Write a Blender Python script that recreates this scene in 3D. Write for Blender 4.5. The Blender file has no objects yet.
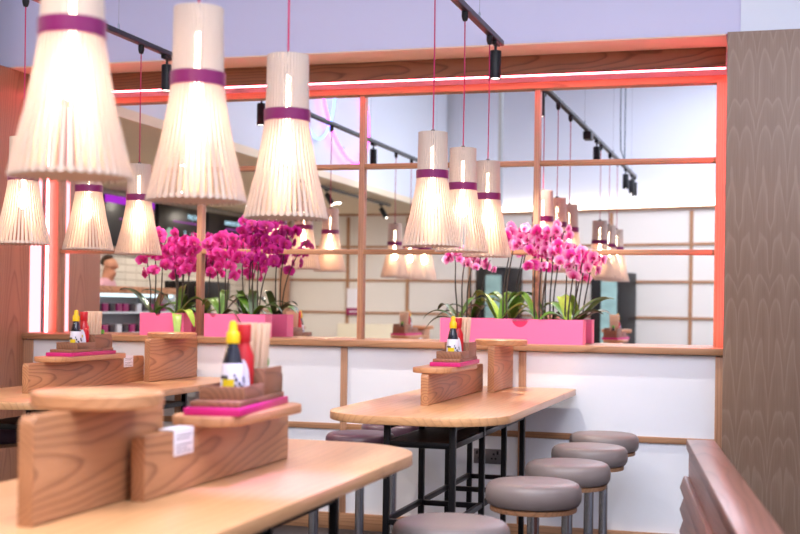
import bpy, bmesh, math, random
from mathutils import Vector, Matrix

C = bpy.context.scene.collection
sc = bpy.context.scene
R = math.radians
random.seed(7)

# ------------------------------------------------------------------ camera, world, big lights, exposure
EYE = 1.41
cam_d = bpy.data.cameras.new('camera')
cam = bpy.data.objects.new('camera', cam_d)
C.objects.link(cam)
sc.camera = cam
YAW, ROLL = R(16.5), R(0.83)
F_ = Vector((-math.sin(YAW), math.cos(YAW), 0))
R0 = Vector((math.cos(YAW), math.sin(YAW), 0))
Z_ = Vector((0, 0, 1))
rv = R0 * math.cos(ROLL) + Z_ * math.sin(ROLL)
uv = Z_ * math.cos(ROLL) - R0 * math.sin(ROLL)
M3 = Matrix((rv, uv, -F_)).transposed()
cam.matrix_world = Matrix.Translation((0, 0, EYE)) @ M3.to_4x4()
cam_d.sensor_width = 36
cam_d.lens = 36 * 1250 / 800
cam_d.shift_y = 38.6 / 800
cam_d.clip_start = 0.05
cam_d.dof.use_dof = True
cam_d.dof.focus_distance = 6.0
cam_d.dof.aperture_fstop = 2.6

w = bpy.data.worlds.new('world')
sc.world = w
w.use_nodes = True
w.node_tree.nodes['Background'].inputs[0].default_value = (0.82, 0.84, 1, 1)
w.node_tree.nodes['Background'].inputs[1].default_value = 0.6

sc.view_settings.view_transform = 'Standard'
sc.view_settings.look = 'None'
sc.view_settings.gamma = 1
sc.view_settings.use_curve_mapping = False
sc.view_settings.exposure = 0.0
if hasattr(sc, 'cycles'):
    sc.cycles.sample_clamp_indirect = 0

def area(name, loc, rot, sx, sy, power, col):
    l = bpy.data.lights.new(name, 'AREA')
    l.shape = 'RECTANGLE'; l.size = sx; l.size_y = sy; l.energy = power; l.color = col
    o = bpy.data.objects.new(name, l); C.objects.link(o)
    o.location = loc; o.rotation_euler = rot
    return o
area('unseen_ceiling_light', (-0.5, 1.3, 4.9), (0, 0, 0), 4.6, 5.8, 510, (0.85, 0.89, 1.0))  # unseen broad source below the closed ceiling, gives the soft bluish room light

def spot(name, loc, target, power, col, ang, blend=0.5, rad=0.03):
    l = bpy.data.lights.new(name, 'SPOT')
    l.energy = power; l.color = col; l.spot_size = R(ang); l.spot_blend = blend; l.shadow_soft_size = rad
    o = bpy.data.objects.new(name, l); C.objects.link(o)
    o.location = loc
    d = Vector(target) - Vector(loc)
    o.rotation_euler = d.to_track_quat('-Z', 'Y').to_euler()
    return o

# ------------------------------------------------------------------ materials
def lin(c):
    return tuple(((v / 255) / 12.92 if v / 255 <= 0.04045 else ((v / 255 + 0.055) / 1.055) ** 2.4) for v in c) + (1,)

def new_mat(name):
    m = bpy.data.materials.new(name); m.use_nodes = True
    return m, m.node_tree, m.node_tree.nodes['Principled BSDF']

def plain(name, rgb, rough=0.5, metal=0.0, bump=0.0, bscale=200, coat=0.0, var=0.0):
    m, t, b = new_mat(name)
    b.inputs['Base Color'].default_value = lin(rgb)
    b.inputs['Roughness'].default_value = rough
    b.inputs['Metallic'].default_value = metal
    b.inputs['Coat Weight'].default_value = coat
    if bump or var:
        tc = t.nodes.new('ShaderNodeTexCoord')
        n = t.nodes.new('ShaderNodeTexNoise'); n.inputs['Scale'].default_value = bscale; n.inputs['Detail'].default_value = 3
        t.links.new(tc.outputs['Object'], n.inputs['Vector'])
        if bump:
            bp = t.nodes.new('ShaderNodeBump'); bp.inputs['Strength'].default_value = bump; bp.inputs['Distance'].default_value = 0.002
            t.links.new(n.outputs['Fac'], bp.inputs['Height']); t.links.new(bp.outputs['Normal'], b.inputs['Normal'])
        if var:
            mx = t.nodes.new('ShaderNodeMix'); mx.data_type = 'RGBA'
            mx.inputs['A'].default_value = tuple(v * (1 - var) for v in lin(rgb)[:3]) + (1,)
            mx.inputs['B'].default_value = tuple(min(1, v * (1 + var)) for v in lin(rgb)[:3]) + (1,)
            t.links.new(n.outputs['Fac'], mx.inputs['Factor']); t.links.new(mx.outputs['Result'], b.inputs['Base Color'])
    return m

def emit(name, col, strength):
    m = bpy.data.materials.new(name); m.use_nodes = True
    t = m.node_tree; t.nodes.clear()
    o = t.nodes.new('ShaderNodeOutputMaterial'); e = t.nodes.new('ShaderNodeEmission')
    e.inputs[0].default_value = tuple(col) + (1,); e.inputs[1].default_value = strength
    t.links.new(e.outputs[0], o.inputs[0])
    return m

def wood(name, light, dark, axis='Y', ring=0.022, tilt=3.0, off=(0.0, 0.05), rough=0.4, contrast=1.0, fold=0.0, coat=0.0, warp=0.02, seed=True):
    """Flat sawn timber: growth rings round a slightly tilted grain axis (offset from the board's middle), cut by the board's faces."""
    m, t, b = new_mat(name)
    N = t.nodes.new; L = t.links.new
    tc = N('ShaderNodeTexCoord')
    sp = N('ShaderNodeSeparateXYZ'); L(tc.outputs['Object'], sp.inputs[0])
    cb = N('ShaderNodeCombineXYZ')
    order = {'X': ('Y', 'Z', 'X'), 'Y': ('X', 'Z', 'Y'), 'Z': ('X', 'Y', 'Z')}[axis]
    if fold:
        pp = N('ShaderNodeMath'); pp.operation = 'PINGPONG'; pp.inputs[1].default_value = fold
        L(sp.outputs[order[0]], pp.inputs[0]); L(pp.outputs[0], cb.inputs[0])
    else:
        L(sp.outputs[order[0]], cb.inputs[0])
    L(sp.outputs[order[1]], cb.inputs[1]); L(sp.outputs[order[2]], cb.inputs[2])
    vec = cb.outputs[0]
    if seed:
        oi = N('ShaderNodeObjectInfo')
        mu = N('ShaderNodeVectorMath'); mu.operation = 'SCALE'; mu.inputs[0].default_value = (0.02, 0.03, 0.9)
        L(oi.outputs['Random'], mu.inputs['Scale'])
        a0 = N('ShaderNodeVectorMath'); a0.operation = 'ADD'; L(vec, a0.inputs[0]); L(mu.outputs[0], a0.inputs[1]); vec = a0.outputs[0]
    mp = N('ShaderNodeMapping'); mp.inputs['Scale'].default_value = (7, 7, 2.2); L(vec, mp.inputs[0])
    nz = N('ShaderNodeTexNoise'); nz.inputs['Scale'].default_value = 1; nz.inputs['Detail'].default_value = 2; nz.inputs['Roughness'].default_value = .4
    L(mp.outputs[0], nz.inputs['Vector'])
    sb = N('ShaderNodeVectorMath'); sb.operation = 'SUBTRACT'; sb.inputs[1].default_value = (.5, .5, .5); L(nz.outputs['Color'], sb.inputs[0])
    sc_ = N('ShaderNodeVectorMath'); sc_.operation = 'SCALE'; sc_.inputs['Scale'].default_value = warp * 2.5; L(sb.outputs[0], sc_.inputs[0])
    ad = N('ShaderNodeVectorMath'); ad.operation = 'ADD'; L(vec, ad.inputs[0]); L(sc_.outputs[0], ad.inputs[1])
    m2 = N('ShaderNodeMapping'); m2.inputs['Rotation'].default_value = (R(tilt), R(tilt), 0); m2.inputs['Location'].default_value = (off[0], off[1], 0)
    L(ad.outputs[0], m2.inputs[0])
    wv = N('ShaderNodeTexWave'); wv.wave_type = 'RINGS'; wv.rings_direction = 'Z'; wv.wave_profile = 'SAW'
    wv.inputs['Scale'].default_value = 0.314 / ring; wv.inputs['Distortion'].default_value = 0.0
    L(m2.outputs[0], wv.inputs['Vector'])
    m3 = N('ShaderNodeMapping'); m3.inputs['Scale'].default_value = (260, 260, 7); L(vec, m3.inputs[0])
    nf = N('ShaderNodeTexNoise'); nf.inputs['Scale'].default_value = 1; nf.inputs['Detail'].default_value = 2; L(m3.outputs[0], nf.inputs['Vector'])
    m4 = N('ShaderNodeMapping'); m4.inputs['Scale'].default_value = (9, 9, .8); L(vec, m4.inputs[0])
    nl = N('ShaderNodeTexNoise'); nl.inputs['Scale'].default_value = 1; nl.inputs['Detail'].default_value = 1; L(m4.outputs[0], nl.inputs['Vector'])
    rp = N('ShaderNodeValToRGB'); cr = rp.color_ramp
    cr.elements[0].position = 0.0; cr.elements[0].color = (.25, .25, .25, 1)
    cr.elements[1].position = 1.0; cr.elements[1].color = (.6, .6, .6, 1)
    for p_, v_ in ((.12, .05), (.55, .12), (.80, .45), (.93, 1.0)):
        e = cr.elements.new(p_); e.color = (v_, v_, v_, 1)
    L(wv.outputs['Fac'], rp.inputs[0])
    mm = N('ShaderNodeMath'); mm.operation = 'MULTIPLY'; mm.inputs[1].default_value = 0.8 * contrast; L(rp.outputs[0], mm.inputs[0])
    mf = N('ShaderNodeMath'); mf.operation = 'MULTIPLY_ADD'; mf.inputs[1].default_value = 0.4; L(nf.outputs['Fac'], mf.inputs[0]); L(mm.outputs[0], mf.inputs[2])
    mg = N('ShaderNodeMath'); mg.operation = 'MULTIPLY_ADD'; mg.inputs[1].default_value = 0.5; L(nl.outputs['Fac'], mg.inputs[0]); L(mf.outputs[0], mg.inputs[2])
    mh = N('ShaderNodeMath'); mh.operation = 'SUBTRACT'; mh.inputs[1].default_value = 0.3; mh.use_clamp = True; L(mg.outputs[0], mh.inputs[0])
    mx = N('ShaderNodeMix'); mx.data_type = 'RGBA'; mx.inputs['A'].default_value = lin(light); mx.inputs['B'].default_value = lin(dark)
    L(mh.outputs[0], mx.inputs['Factor'])
    L(mx.outputs['Result'], b.inputs['Base Color'])
    b.inputs['Roughness'].default_value = rough
    b.inputs['Coat Weight'].default_value = coat; b.inputs['Coat Roughness'].default_value = 0.25
    bp = N('ShaderNodeBump'); bp.inputs['Strength'].default_value = 0.12; bp.inputs['Distance'].default_value = 0.001
    L(nf.outputs['Fac'], bp.inputs['Height']); L(bp.outputs['Normal'], b.inputs['Normal'])
    return m

def translucent(name, rgb, amount, rough=0.6):
    m, t, b = new_mat(name)
    b.inputs['Base Color'].default_value = lin(rgb); b.inputs['Roughness'].default_value = rough
    tr = t.nodes.new('ShaderNodeBsdfTranslucent'); tr.inputs[0].default_value = lin(rgb)
    mx = t.nodes.new('ShaderNodeMixShader'); mx.inputs[0].default_value = amount
    out = t.nodes['Material Output']
    t.links.new(b.outputs[0], mx.inputs[1]); t.links.new(tr.outputs[0], mx.inputs[2]); t.links.new(mx.outputs[0], out.inputs[0])
    return m

def petal_mat(name, core, mid, edge, r=0.05):
    """A flower is coloured from its throat outwards (object origin = the throat)."""
    m, t, b = new_mat(name)
    N = t.nodes.new; L = t.links.new
    tc = N('ShaderNodeTexCoord'); ln = N('ShaderNodeVectorMath'); ln.operation = 'LENGTH'; L(tc.outputs['Object'], ln.inputs[0])
    nz = N('ShaderNodeTexNoise'); nz.inputs['Scale'].default_value = 60; L(tc.outputs['Object'], nz.inputs['Vector'])
    dv = N('ShaderNodeMath'); dv.operation = 'DIVIDE'; dv.inputs[1].default_value = r; L(ln.outputs['Value'], dv.inputs[0])
    ma = N('ShaderNodeMath'); ma.operation = 'MULTIPLY_ADD'; ma.inputs[1].default_value = 0.35; L(nz.outputs['Fac'], ma.inputs[0]); L(dv.outputs[0], ma.inputs[2])
    sb = N('ShaderNodeMath'); sb.operation = 'SUBTRACT'; sb.inputs[1].default_value = 0.17; L(ma.outputs[0], sb.inputs[0])
    rp = N('ShaderNodeValToRGB'); cr = rp.color_ramp
    cr.elements[0].position = 0.12; cr.elements[0].color = lin(core)
    cr.elements[1].position = 0.95; cr.elements[1].color = lin(edge)
    e = cr.elements.new(0.5); e.color = lin(mid)
    L(sb.outputs[0], rp.inputs[0]); L(rp.outputs[0], b.inputs['Base Color'])
    b.inputs['Roughness'].default_value = 0.55
    tr = N('ShaderNodeBsdfTranslucent'); L(rp.outputs[0], tr.inputs[0])
    mx = N('ShaderNodeMixShader'); mx.inputs[0].default_value = 0.35
    out = t.nodes['Material Output']
    L(b.outputs[0], mx.inputs[1]); L(tr.outputs[0], mx.inputs[2]); L(mx.outputs[0], out.inputs[0])
    return m

def tile_mat(name, c1, mortar, sx, sy):
    m, t, b = new_mat(name)
    N = t.nodes.new; L = t.links.new
    tc = N('ShaderNodeTexCoord'); sp = N('ShaderNodeSeparateXYZ'); L(tc.outputs['Object'], sp.inputs[0])
    cb = N('ShaderNodeCombineXYZ'); L(sp.outputs['Y'], cb.inputs[0]); L(sp.outputs['Z'], cb.inputs[1])
    br = N('ShaderNodeTexBrick'); br.offset = 0.0
    br.inputs['Color1'].default_value = lin(c1); br.inputs['Color2'].default_value = lin(tuple(v * .96 for v in c1)); br.inputs['Mortar'].default_value = lin(mortar)
    br.inputs['Scale'].default_value = 1; br.inputs['Brick Width'].default_value = sx; br.inputs['Row Height'].default_value = sy; br.inputs['Mortar Size'].default_value = 0.006
    L(cb.outputs[0], br.inputs['Vector']); L(br.outputs['Color'], b.inputs['Base Color'])
    b.inputs['Roughness'].default_value = 0.25
    return m

M = {}
M['table'] = wood('table_oak', (218, 166, 118), (172, 118, 76), 'Y', .030, 1.0, (0.03, 0.09), 0.32, .5, coat=0.25, warp=.03)
M['board'] = wood('board_ash', (200, 142, 100), (122, 74, 46), 'Y', .0125, 3.6, (0.03, 0.0), 0.4, .8, warp=.02)
M['disc'] = wood('disc_oak', (206, 150, 106), (162, 108, 70), 'X', .020, 2, (0.02, 0.05), 0.36, 0.6)
M['trim'] = wood('trim_oak', (186, 138, 102), (132, 92, 64), 'X', .014, 1.0, (0.03, 0.03), 0.45, 0.8, warp=.01)
M['trimv'] = wood('trim_oak_upright', (190, 144, 114), (138, 98, 74), 'Z', .014, 1.0, (0.03, 0.03), 0.45, 0.8, warp=.01)
M['panel'] = wood('walnut_veneer', (124, 97, 80), (166, 142, 124), 'Z', .0042, 1.0, (-0.043, 0.005), 0.42, 0.42, fold=0.085, warp=.006, seed=False)
M['fin'] = wood('fin_veneer', (176, 124, 96), (128, 84, 62), 'Z', .013, 2.6, (0.0, -0.06), 0.42, 0.8, warp=.012, seed=False)
M['plank'] = wood('header_plank', (158, 104, 74), (100, 60, 40), 'X', .018, 2.5, (0.02, 0.03), 0.45, 0.9)
M['bench'] = wood('bench_timber', (142, 92, 76), (92, 54, 44), 'X', .022, 3, (0.03, 0.03), 0.3, 0.9, coat=.35)
M['caddy'] = wood('caddy_walnut', (158, 108, 80), (104, 66, 46), 'Y', .016, 3, (0.03, 0.03), 0.45, 0.9, warp=.012)
M['shelfdark'] = wood('dark_shelf', (86, 50, 40), (54, 30, 26), 'Y', .02, 2, (0.05, 0.05), 0.45, 0.8)
M['lavwall'] = plain('painted_wall', (220, 226, 238), 0.75, bump=0.05, bscale=120)
M['lavender'] = plain('lavender_paint', (204, 204, 232), 0.75, bump=0.05, bscale=120)
M['white_panel'] = plain('white_laminate', (236, 238, 246), 0.4, bump=0.03, bscale=300)
M['cream_panel'] = plain('cream_laminate', (230, 224, 216), 0.5, bump=0.03, bscale=300)
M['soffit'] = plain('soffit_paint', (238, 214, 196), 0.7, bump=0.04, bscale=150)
M['beige'] = plain('beige_ceiling', (234, 218, 192), 0.8, bump=0.04, bscale=150)
M['floor'] = plain('dark_floor', (46, 44, 48), 0.45, bump=0.1, bscale=60, var=0.2)
M['black'] = plain('black_metal', (20, 20, 23), 0.45, 0.3)
M['track'] = plain('track_metal', (34, 37, 46), 0.4, 0.4)
M['steel'] = plain('black_steel', (30, 30, 34), 0.38, 0.7)
M['chrome'] = plain('brushed_steel', (190, 190, 196), 0.25, 1.0)
M['wire'] = plain('thin_wire', (150, 156, 170), 0.4, 0.6)
M['cord'] = plain('magenta_cord', (176, 20, 82), 0.6)
M['tealcord'] = plain('dark_cord', (46, 74, 92), 0.6)
M['slat'] = translucent('birch_slat', (206, 186, 172), 0.08, 0.5)
M['band'] = plain('purple_band', (116, 14, 84), 0.3)
M['bulb'] = emit('warm_bulb', (1.0, 0.74, 0.46), 240)
M['neck_tube'] = emit('neck_tube', (1.0, 0.78, 0.52), 60)
M['led_red'] = emit('red_led', (1.0, 0.10, 0.13), 40)
M['led_side'] = emit('red_led_side', (1.0, 0.30, 0.33), 3.2)
M['cove'] = emit('cove_led', (1.0, 0.88, 0.74), 8)
M['neon_blue'] = emit('blue_neon', (0.12, 0.2, 1.0), 7)
M['neon_pink'] = emit('pink_neon', (1.0, 0.10, 0.65), 5)
M['lens'] = emit('spot_lens', (1.0, 0.9, 0.78), 9)
M['downlight'] = emit('downlight_face', (1.0, 0.88, 0.74), 650)
M['pink'] = plain('pink_planter', (244, 112, 164), 0.45)
M['pink_dark'] = plain('planter_liner', (196, 36, 92), 0.5)
M['tray'] = plain('magenta_tray', (202, 28, 116), 0.4)
M['bark'] = plain('bark_chips', (150, 112, 80), 0.9, var=0.5, bscale=140)
M['leaf'] = plain('orchid_leaf', (84, 124, 40), 0.32, var=0.4, bscale=22)
M['leaf_light'] = plain('orchid_leaf_light', (150, 178, 72), 0.35, var=0.3, bscale=22)
M['leaf_dark'] = plain('orchid_leaf_dark', (58, 78, 34), 0.3, var=0.35, bscale=22)
M['stem'] = plain('orchid_stem', (52, 46, 40), 0.5, var=0.4, bscale=60)
M['lip'] = plain('orchid_lip', (170, 10, 90), 0.5)
M['petal_magenta'] = petal_mat('petal_magenta', (190, 8, 100), (216, 40, 148), (232, 96, 186))
M['petal_purple'] = petal_mat('petal_purple', (150, 4, 84), (176, 18, 128), (198, 52, 158))
M['petal_pale'] = petal_mat('petal_pale', (206, 24, 130), (243, 140, 208), (255, 232, 246))
M['petal_rose'] = petal_mat('petal_rose', (200, 10, 120), (232, 50, 165), (252, 190, 228))
M['seat_grey'] = plain('grey_leather', (122, 110, 108), 0.42, bump=0.12, bscale=420)
M['seat_dark'] = plain('aubergine_leather', (78, 52, 66), 0.4, bump=0.12, bscale=420)
M['yellow'] = plain('yellow_plastic', (246, 204, 10), 0.35)
M['red'] = plain('red_plastic', (200, 18, 30), 0.3, coat=.3)
M['soy'] = plain('dark_sauce_glass', (22, 20, 36), 0.08, coat=.5)
M['label'] = plain('paper_label', (232, 228, 238), 0.5)
M['ink'] = plain('label_ink', (30, 26, 40), 0.5)
M['labely'] = plain('yellow_label', (236, 206, 20), 0.5)
M['green'] = plain('green_plastic', (96, 176, 40), 0.4)
M['chop'] = wood('chopstick_bamboo', (240, 212, 184), (214, 172, 140), 'Z', .01, 1, (0.1, 0.1), 0.55, 0.5, warp=.002)
M['card'] = plain('white_card', (240, 238, 246), 0.35)
M['greyink'] = plain('grey_print', (150, 146, 160), 0.5)
M['socket'] = plain('socket_plate', (120, 114, 118), 0.3, 0.8)
M['screen'] = plain('menu_screen', (26, 25, 30), 0.35)
M['purple_screen'] = emit('purple_header', (0.42, 0.03, 0.62), 1.1)
M['menu_text'] = emit('menu_lettering', (0.55, 0.85, 1.0), 1.4)
M['menu_small'] = emit('menu_small_print', (0.5, 0.12, 0.55), 0.9)
M['food'] = emit('menu_food_picture', (0.42, 0.62, 0.46), 0.9)
M['food2'] = emit('menu_food_picture_warm', (0.75, 0.6, 0.42), 0.9)
M['tile'] = tile_mat('wall_tile', (232, 226, 214), (176, 166, 150), 0.3, 0.1)
M['chiller'] = plain('chiller_white', (226, 232, 236), 0.35)
M['chiller_led'] = emit('chiller_led', (0.8, 0.95, 1.0), 1.6)
M['pack_dark'] = plain('dark_sushi_box', (44, 22, 36), 0.35)
M['pack_mag'] = plain('magenta_sleeve', (150, 20, 92), 0.4)
M['pack_white'] = plain('pale_sushi_box', (214, 210, 212), 0.35)
M['skin'] = plain('skin', (206, 150, 122), 0.5)
M['hair'] = plain('short_dark_hair', (66, 50, 40), 0.7, bump=0.3, bscale=300)
M['shirt'] = plain('pink_shirt', (226, 176, 190), 0.8, bump=0.2, bscale=80, var=0.15)
M['trouser'] = plain('dark_trousers', (40, 40, 48), 0.8)
M['apron'] = plain('dark_apron', (90, 50, 70), 0.8)
M['poster'] = plain('poster_sheet', (150, 186, 182), 0.4, var=0.45, bscale=6)
M['cream'] = plain('cream_upholstery', (232, 222, 198), 0.7, bump=.1, bscale=150)

def mirror_mat():
    m = bpy.data.materials.new('mirror_glass'); m.use_nodes = True
    b = m.node_tree.nodes['Principled BSDF']
    b.inputs['Base Color'].default_value = (0.93, 0.94, 0.955, 1)
    b.inputs['Metallic'].default_value = 1; b.inputs['Roughness'].default_value = 0.0
    return m
M['mirror'] = mirror_mat()

# ------------------------------------------------------------------ mesh helpers
class MB:
    def __init__(self): self.v = []; self.f = []; self.m = []; self.s = []
    def add(self, vs, fs, smooth=False, mi=0):
        o = len(self.v); self.v += [tuple(p) for p in vs]
        for f in fs: self.f.append(tuple(i + o for i in f)); self.m.append(mi); self.s.append(smooth)
        return self
    def box(self, x0, x1, y0, y1, z0, z1, bev=0.0, mi=0, mat=None):
        b = bmesh.new(); bmesh.ops.create_cube(b, size=1)
        for v in b.verts: v.co = Vector(((x0 + x1) / 2 + v.co.x * (x1 - x0), (y0 + y1) / 2 + v.co.y * (y1 - y0), (z0 + z1) / 2 + v.co.z * (z1 - z0)))
        if bev: bmesh.ops.bevel(b, geom=b.edges[:], offset=bev, segments=2, affect='EDGES', profile=.5)
        if mat is not None: b.transform(mat)
        return self.bm(b, bool(bev), mi)
    def bm(self, b, smooth=False, mi=0):
        b.verts.index_update()
        self.add([v.co[:] for v in b.verts], [[v.index for v in f.verts] for f in b.faces], smooth, mi); b.free(); return self
    def lathe(self, prof, n=24, mi=0, loc=(0, 0, 0), smooth=True):
        vs = []; fs = []
        for (r, z) in prof:
            for k in range(n):
                a = 2 * math.pi * k / n; vs.append((loc[0] + r * math.cos(a), loc[1] + r * math.sin(a), loc[2] + z))
        for i in range(len(prof) - 1):
            for k in range(n):
                k2 = (k + 1) % n; fs.append((i * n + k, i * n + k2, (i + 1) * n + k2, (i + 1) * n + k))
        self.add(vs, fs, smooth, mi)
        o = len(self.v) - len(vs)
        if prof[0][0] > 1e-6: self.f.append(tuple(o + k for k in reversed(range(n)))); self.m.append(mi); self.s.append(False)
        if prof[-1][0] > 1e-6: self.f.append(tuple(o + (len(prof) - 1) * n + k for k in range(n))); self.m.append(mi); self.s.append(False)
        return self
    def tube(self, pts, r, n=8, mi=0, closed=False):
        pts = [Vector(p) for p in pts]; rr = r if isinstance(r, (list, tuple)) else [r] * len(pts)
        vs = []; fs = []; up = None; L = len(pts)
        for i, p in enumerate(pts):
            if closed: d = (pts[(i + 1) % L] - pts[i - 1])
            else: d = (pts[min(i + 1, L - 1)] - pts[max(i - 1, 0)])
            d = d.normalized()
            if up is None: up = Vector((1, 0, 0)) if abs(d.x) < .8 else Vector((0, 1, 0))
            a = (up - d * up.dot(d)).normalized(); up = a; b = d.cross(a)
            for k in range(n):
                t = 2 * math.pi * k / n; vs.append(p + (a * math.cos(t) + b * math.sin(t)) * rr[i])
        for i in range(L if closed else L - 1):
            i2 = (i + 1) % L
            for k in range(n):
                k2 = (k + 1) % n; fs.append((i * n + k, i * n + k2, i2 * n + k2, i2 * n + k))
        if not closed:
            fs.append(tuple(reversed(range(n)))); fs.append(tuple((L - 1) * n + k for k in range(n)))
        return self.add(vs, fs, True, mi)
    def prism(self, poly, z0, z1, bev=0.0, mi=0, mat=None, seg=2):
        b = bmesh.new()
        vs = [b.verts.new((x, y, z0)) for x, y in poly]
        f = b.faces.new(vs)
        r = bmesh.ops.extrude_face_region(b, geom=[f])
        for e in r['geom']:
            if isinstance(e, bmesh.types.BMVert): e.co.z = z1
        bmesh.ops.recalc_face_normals(b, faces=b.faces[:])
        if bev:
            ed = [e for e in b.edges if abs(e.verts[0].co.z - e.verts[1].co.z) < 1e-6]
            bmesh.ops.bevel(b, geom=ed, offset=bev, segments=seg, affect='EDGES', profile=.5)
        if mat is not None: b.transform(mat)
        return self.bm(b, True, mi)
    def build(self, name, mats, parent=None, centre=True):
        c = Vector((0, 0, 0))
        if centre:
            c = Vector([(min(p[i] for p in self.v) + max(p[i] for p in self.v)) / 2 for i in range(3)])
            self.v = [tuple(Vector(p) - c) for p in self.v]
        me = bpy.data.meshes.new(name); me.from_pydata(self.v, [], self.f)
        if not isinstance(mats, (list, tuple)): mats = [mats]
        for m in mats: me.materials.append(m)
        for p, mi, s in zip(me.polygons, self.m, self.s): p.material_index = mi; p.use_smooth = s
        b = bmesh.new(); b.from_mesh(me); bmesh.ops.recalc_face_normals(b, faces=b.faces[:]); b.to_mesh(me); b.free()
        me.set_sharp_from_angle(angle=R(38))
        o = bpy.data.objects.new(name, me); C.objects.link(o)
        if parent is not None:
            o.parent = parent
            if parent.type == 'MESH': c = c - parent.location if parent.get('centred') else c
        if centre: o['centred'] = 1
        o.location = c
        return o

def rrect(x0, x1, y0, y1, r, n=6):
    pts = []
    rs = r if isinstance(r, (list, tuple)) else [r] * 4   # corners: (x0,y0) (x1,y0) (x1,y1) (x0,y1)
    for (cx, cy, a0, q) in ((x0, y0, 180, rs[0]), (x1, y0, 270, rs[1]), (x1, y1, 0, rs[2]), (x0, y1, 90, rs[3])):
        ox = cx + (q if cx == x0 else -q); oy = cy + (q if cy == y0 else -q)
        for k in range(n + 1):
            a = R(a0 + 90 * k / n); pts.append((ox + q * math.cos(a), oy + q * math.sin(a)))
    return pts

def tag(o, label, cat, group=None, kind=None):
    o['label'] = label; o['category'] = cat
    if group: o['group'] = group
    if kind: o['kind'] = kind
    return o
def thing(name, label, cat, loc=(0, 0, 0), rz=0, group=None):
    o = bpy.data.objects.new(name, None); C.objects.link(o)
    o.location = loc; o.rotation_euler = (0, 0, rz); o.empty_display_size = .05
    return tag(o, label, cat, group)
def struct(o, label, cat='structure'):
    o['kind'] = 'structure'; o['label'] = label; o['category'] = cat
    return o
def kids(o): return [c for c in C.objects if c.parent == o]
def dup(root, loc, rz, label, group=None):
    r = root.copy(); C.objects.link(r); r.location = loc; r.rotation_euler = (0, 0, rz); r['label'] = label
    if group: r['group'] = group
    for ch in kids(root):
        c = ch.copy(); C.objects.link(c); c.parent = r
        for g in kids(ch):
            d = g.copy(); C.objects.link(d); d.parent = c
    return r

# ------------------------------------------------------------------ the shell
WALL = 7.75      # mirror plane
LEDGE = 7.45     # face of the panelled dado
LZ = 1.188       # top of the ledge
LOWX = -4.88     # where the low ceiling and the timber fin begin
struct(MB().box(-8.4, 2.6, -3.6, 7.9, -0.1, 0).build('floor', M['floor']), 'dark charcoal floor of the restaurant', 'floor')
struct(MB().box(-8.4, 2.6, -3.6, 7.9, 5.0, 5.1).build('ceiling', M['lavwall']), 'high pale ceiling over the dining area', 'ceiling')
struct(MB().box(-8.19, -5.3, -3.2, 7.0, 0, .01).build('floor_bounce', M['tile']), 'unseen pale floor added to bounce light up to the low ceiling', 'floor')  # out of view, put in pale so that it bounces light upwards
struct(MB().box(-8.19, -7.3, -2.5, 5.0, .01, .13).build('floor_platform', M['tile']), 'raised staff platform behind the chiller', 'floor')
struct(MB().box(-8.4, 2.6, WALL + 0.02, 7.9, 0, 5.0).build('wall_front', M['lavwall']), 'pale lavender wall behind the gridded mirror', 'wall')
struct(MB().box(-8.5, -8.2, -3.6, 7.9, 0, 5.0).build('wall_left', M['tile']), 'pale tiled wall behind the serving counter', 'wall')
struct(MB().box(2.6, 2.75, -3.6, 7.9, 0, 5.0).build('wall_right', M['lavwall']), 'plain pale wall on the right side', 'wall')
struct(MB().box(-8.2, -0.18, 7.24, WALL + 0.02, 2.963, 5.0).build('wall_bulkhead', M['lavender']), 'lavender bulkhead hanging above the mirror', 'wall')
struct(MB().box(-.18, 2.6, 7.215, WALL + .02, 2.964, 5.0).build('wall_upper', M['lavwall']), 'whiter wall above the walnut panel', 'wall')
struct(MB().box(LOWX + .0, -0.26, 7.245, 7.72, 2.955, 2.963).build('ceiling_soffit', M['soffit']), 'peach lit underside of the bulkhead', 'ceiling')
# low ceiling over the serving zone, with its fascia
o = MB().box(-8.2, LOWX, -3.4, 7.05, 2.85, 2.93).build('ceiling_low', M['beige']); struct(o, 'low beige ceiling over the serving counter', 'ceiling')
struct(MB().box(LOWX - .1, LOWX, -3.4, 7.05, 2.93, 5.0).build('wall_fascia', M['lavwall']), 'pale fascia above the low beige ceiling', 'wall')
# timber fin on the left, and the large veneered panel on the right
struct(MB().box(LOWX - .35, LOWX, 7.05, 7.49, 0, 2.955).build('wall_fin', M['fin']), 'reddish timber fin at the left end of the mirror', 'wall')
struct(MB().box(-0.25, 1.6, 7.2, 7.235, 0, 2.963, .002).box(1.2, 1.6, 7.235, 7.75, 0, 2.963).build('wall_veneer', M['panel']), 'tall walnut veneered panel at the right of the mirror', 'wall')
# header plank under the soffit
struct(MB().box(LOWX, -0.27, 7.56, 7.60, 2.842, 2.955, .002).build('trim_1', M['plank']), 'brown timber header plank under the soffit', 'trim')
# dado with white panels, battens, skirting
dado = MB().box(LOWX - .02, -0.20, LEDGE + .012, 7.73, 0.0, LZ - .045).build('wall_dado', M['white_panel'])
struct(dado, 'white panelled dado below the mirror ledge', 'wall')
for x in (-3.72, -2.57, -1.43):
    MB().box(x - .022, x + .022, LEDGE, LEDGE + .012, 0.1, LZ - .045, .002).build('upright_batten', M['trimv'], dado)
MB().box(-0.30, -0.20, LEDGE - .004, LEDGE + .012, 0.0, LZ - .045, .002).build('corner_post', M['trimv'], dado)
MB().box(LOWX - .02, LOWX + .07, LEDGE - .004, LEDGE + .012, 0.0, LZ - .045, .002).build('corner_post', M['trimv'], dado)
xs = [LOWX + .07, -3.742, -3.698, -2.592, -2.548, -1.452, -1.408, -.30]
for a, b in ((0, 1), (2, 3), (4, 5), (6, 7)):
    MB().box(xs[a], xs[b], LEDGE, LEDGE + .012, 0.625, 0.662, .002).build('level_batten', M['trim'], dado)
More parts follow.
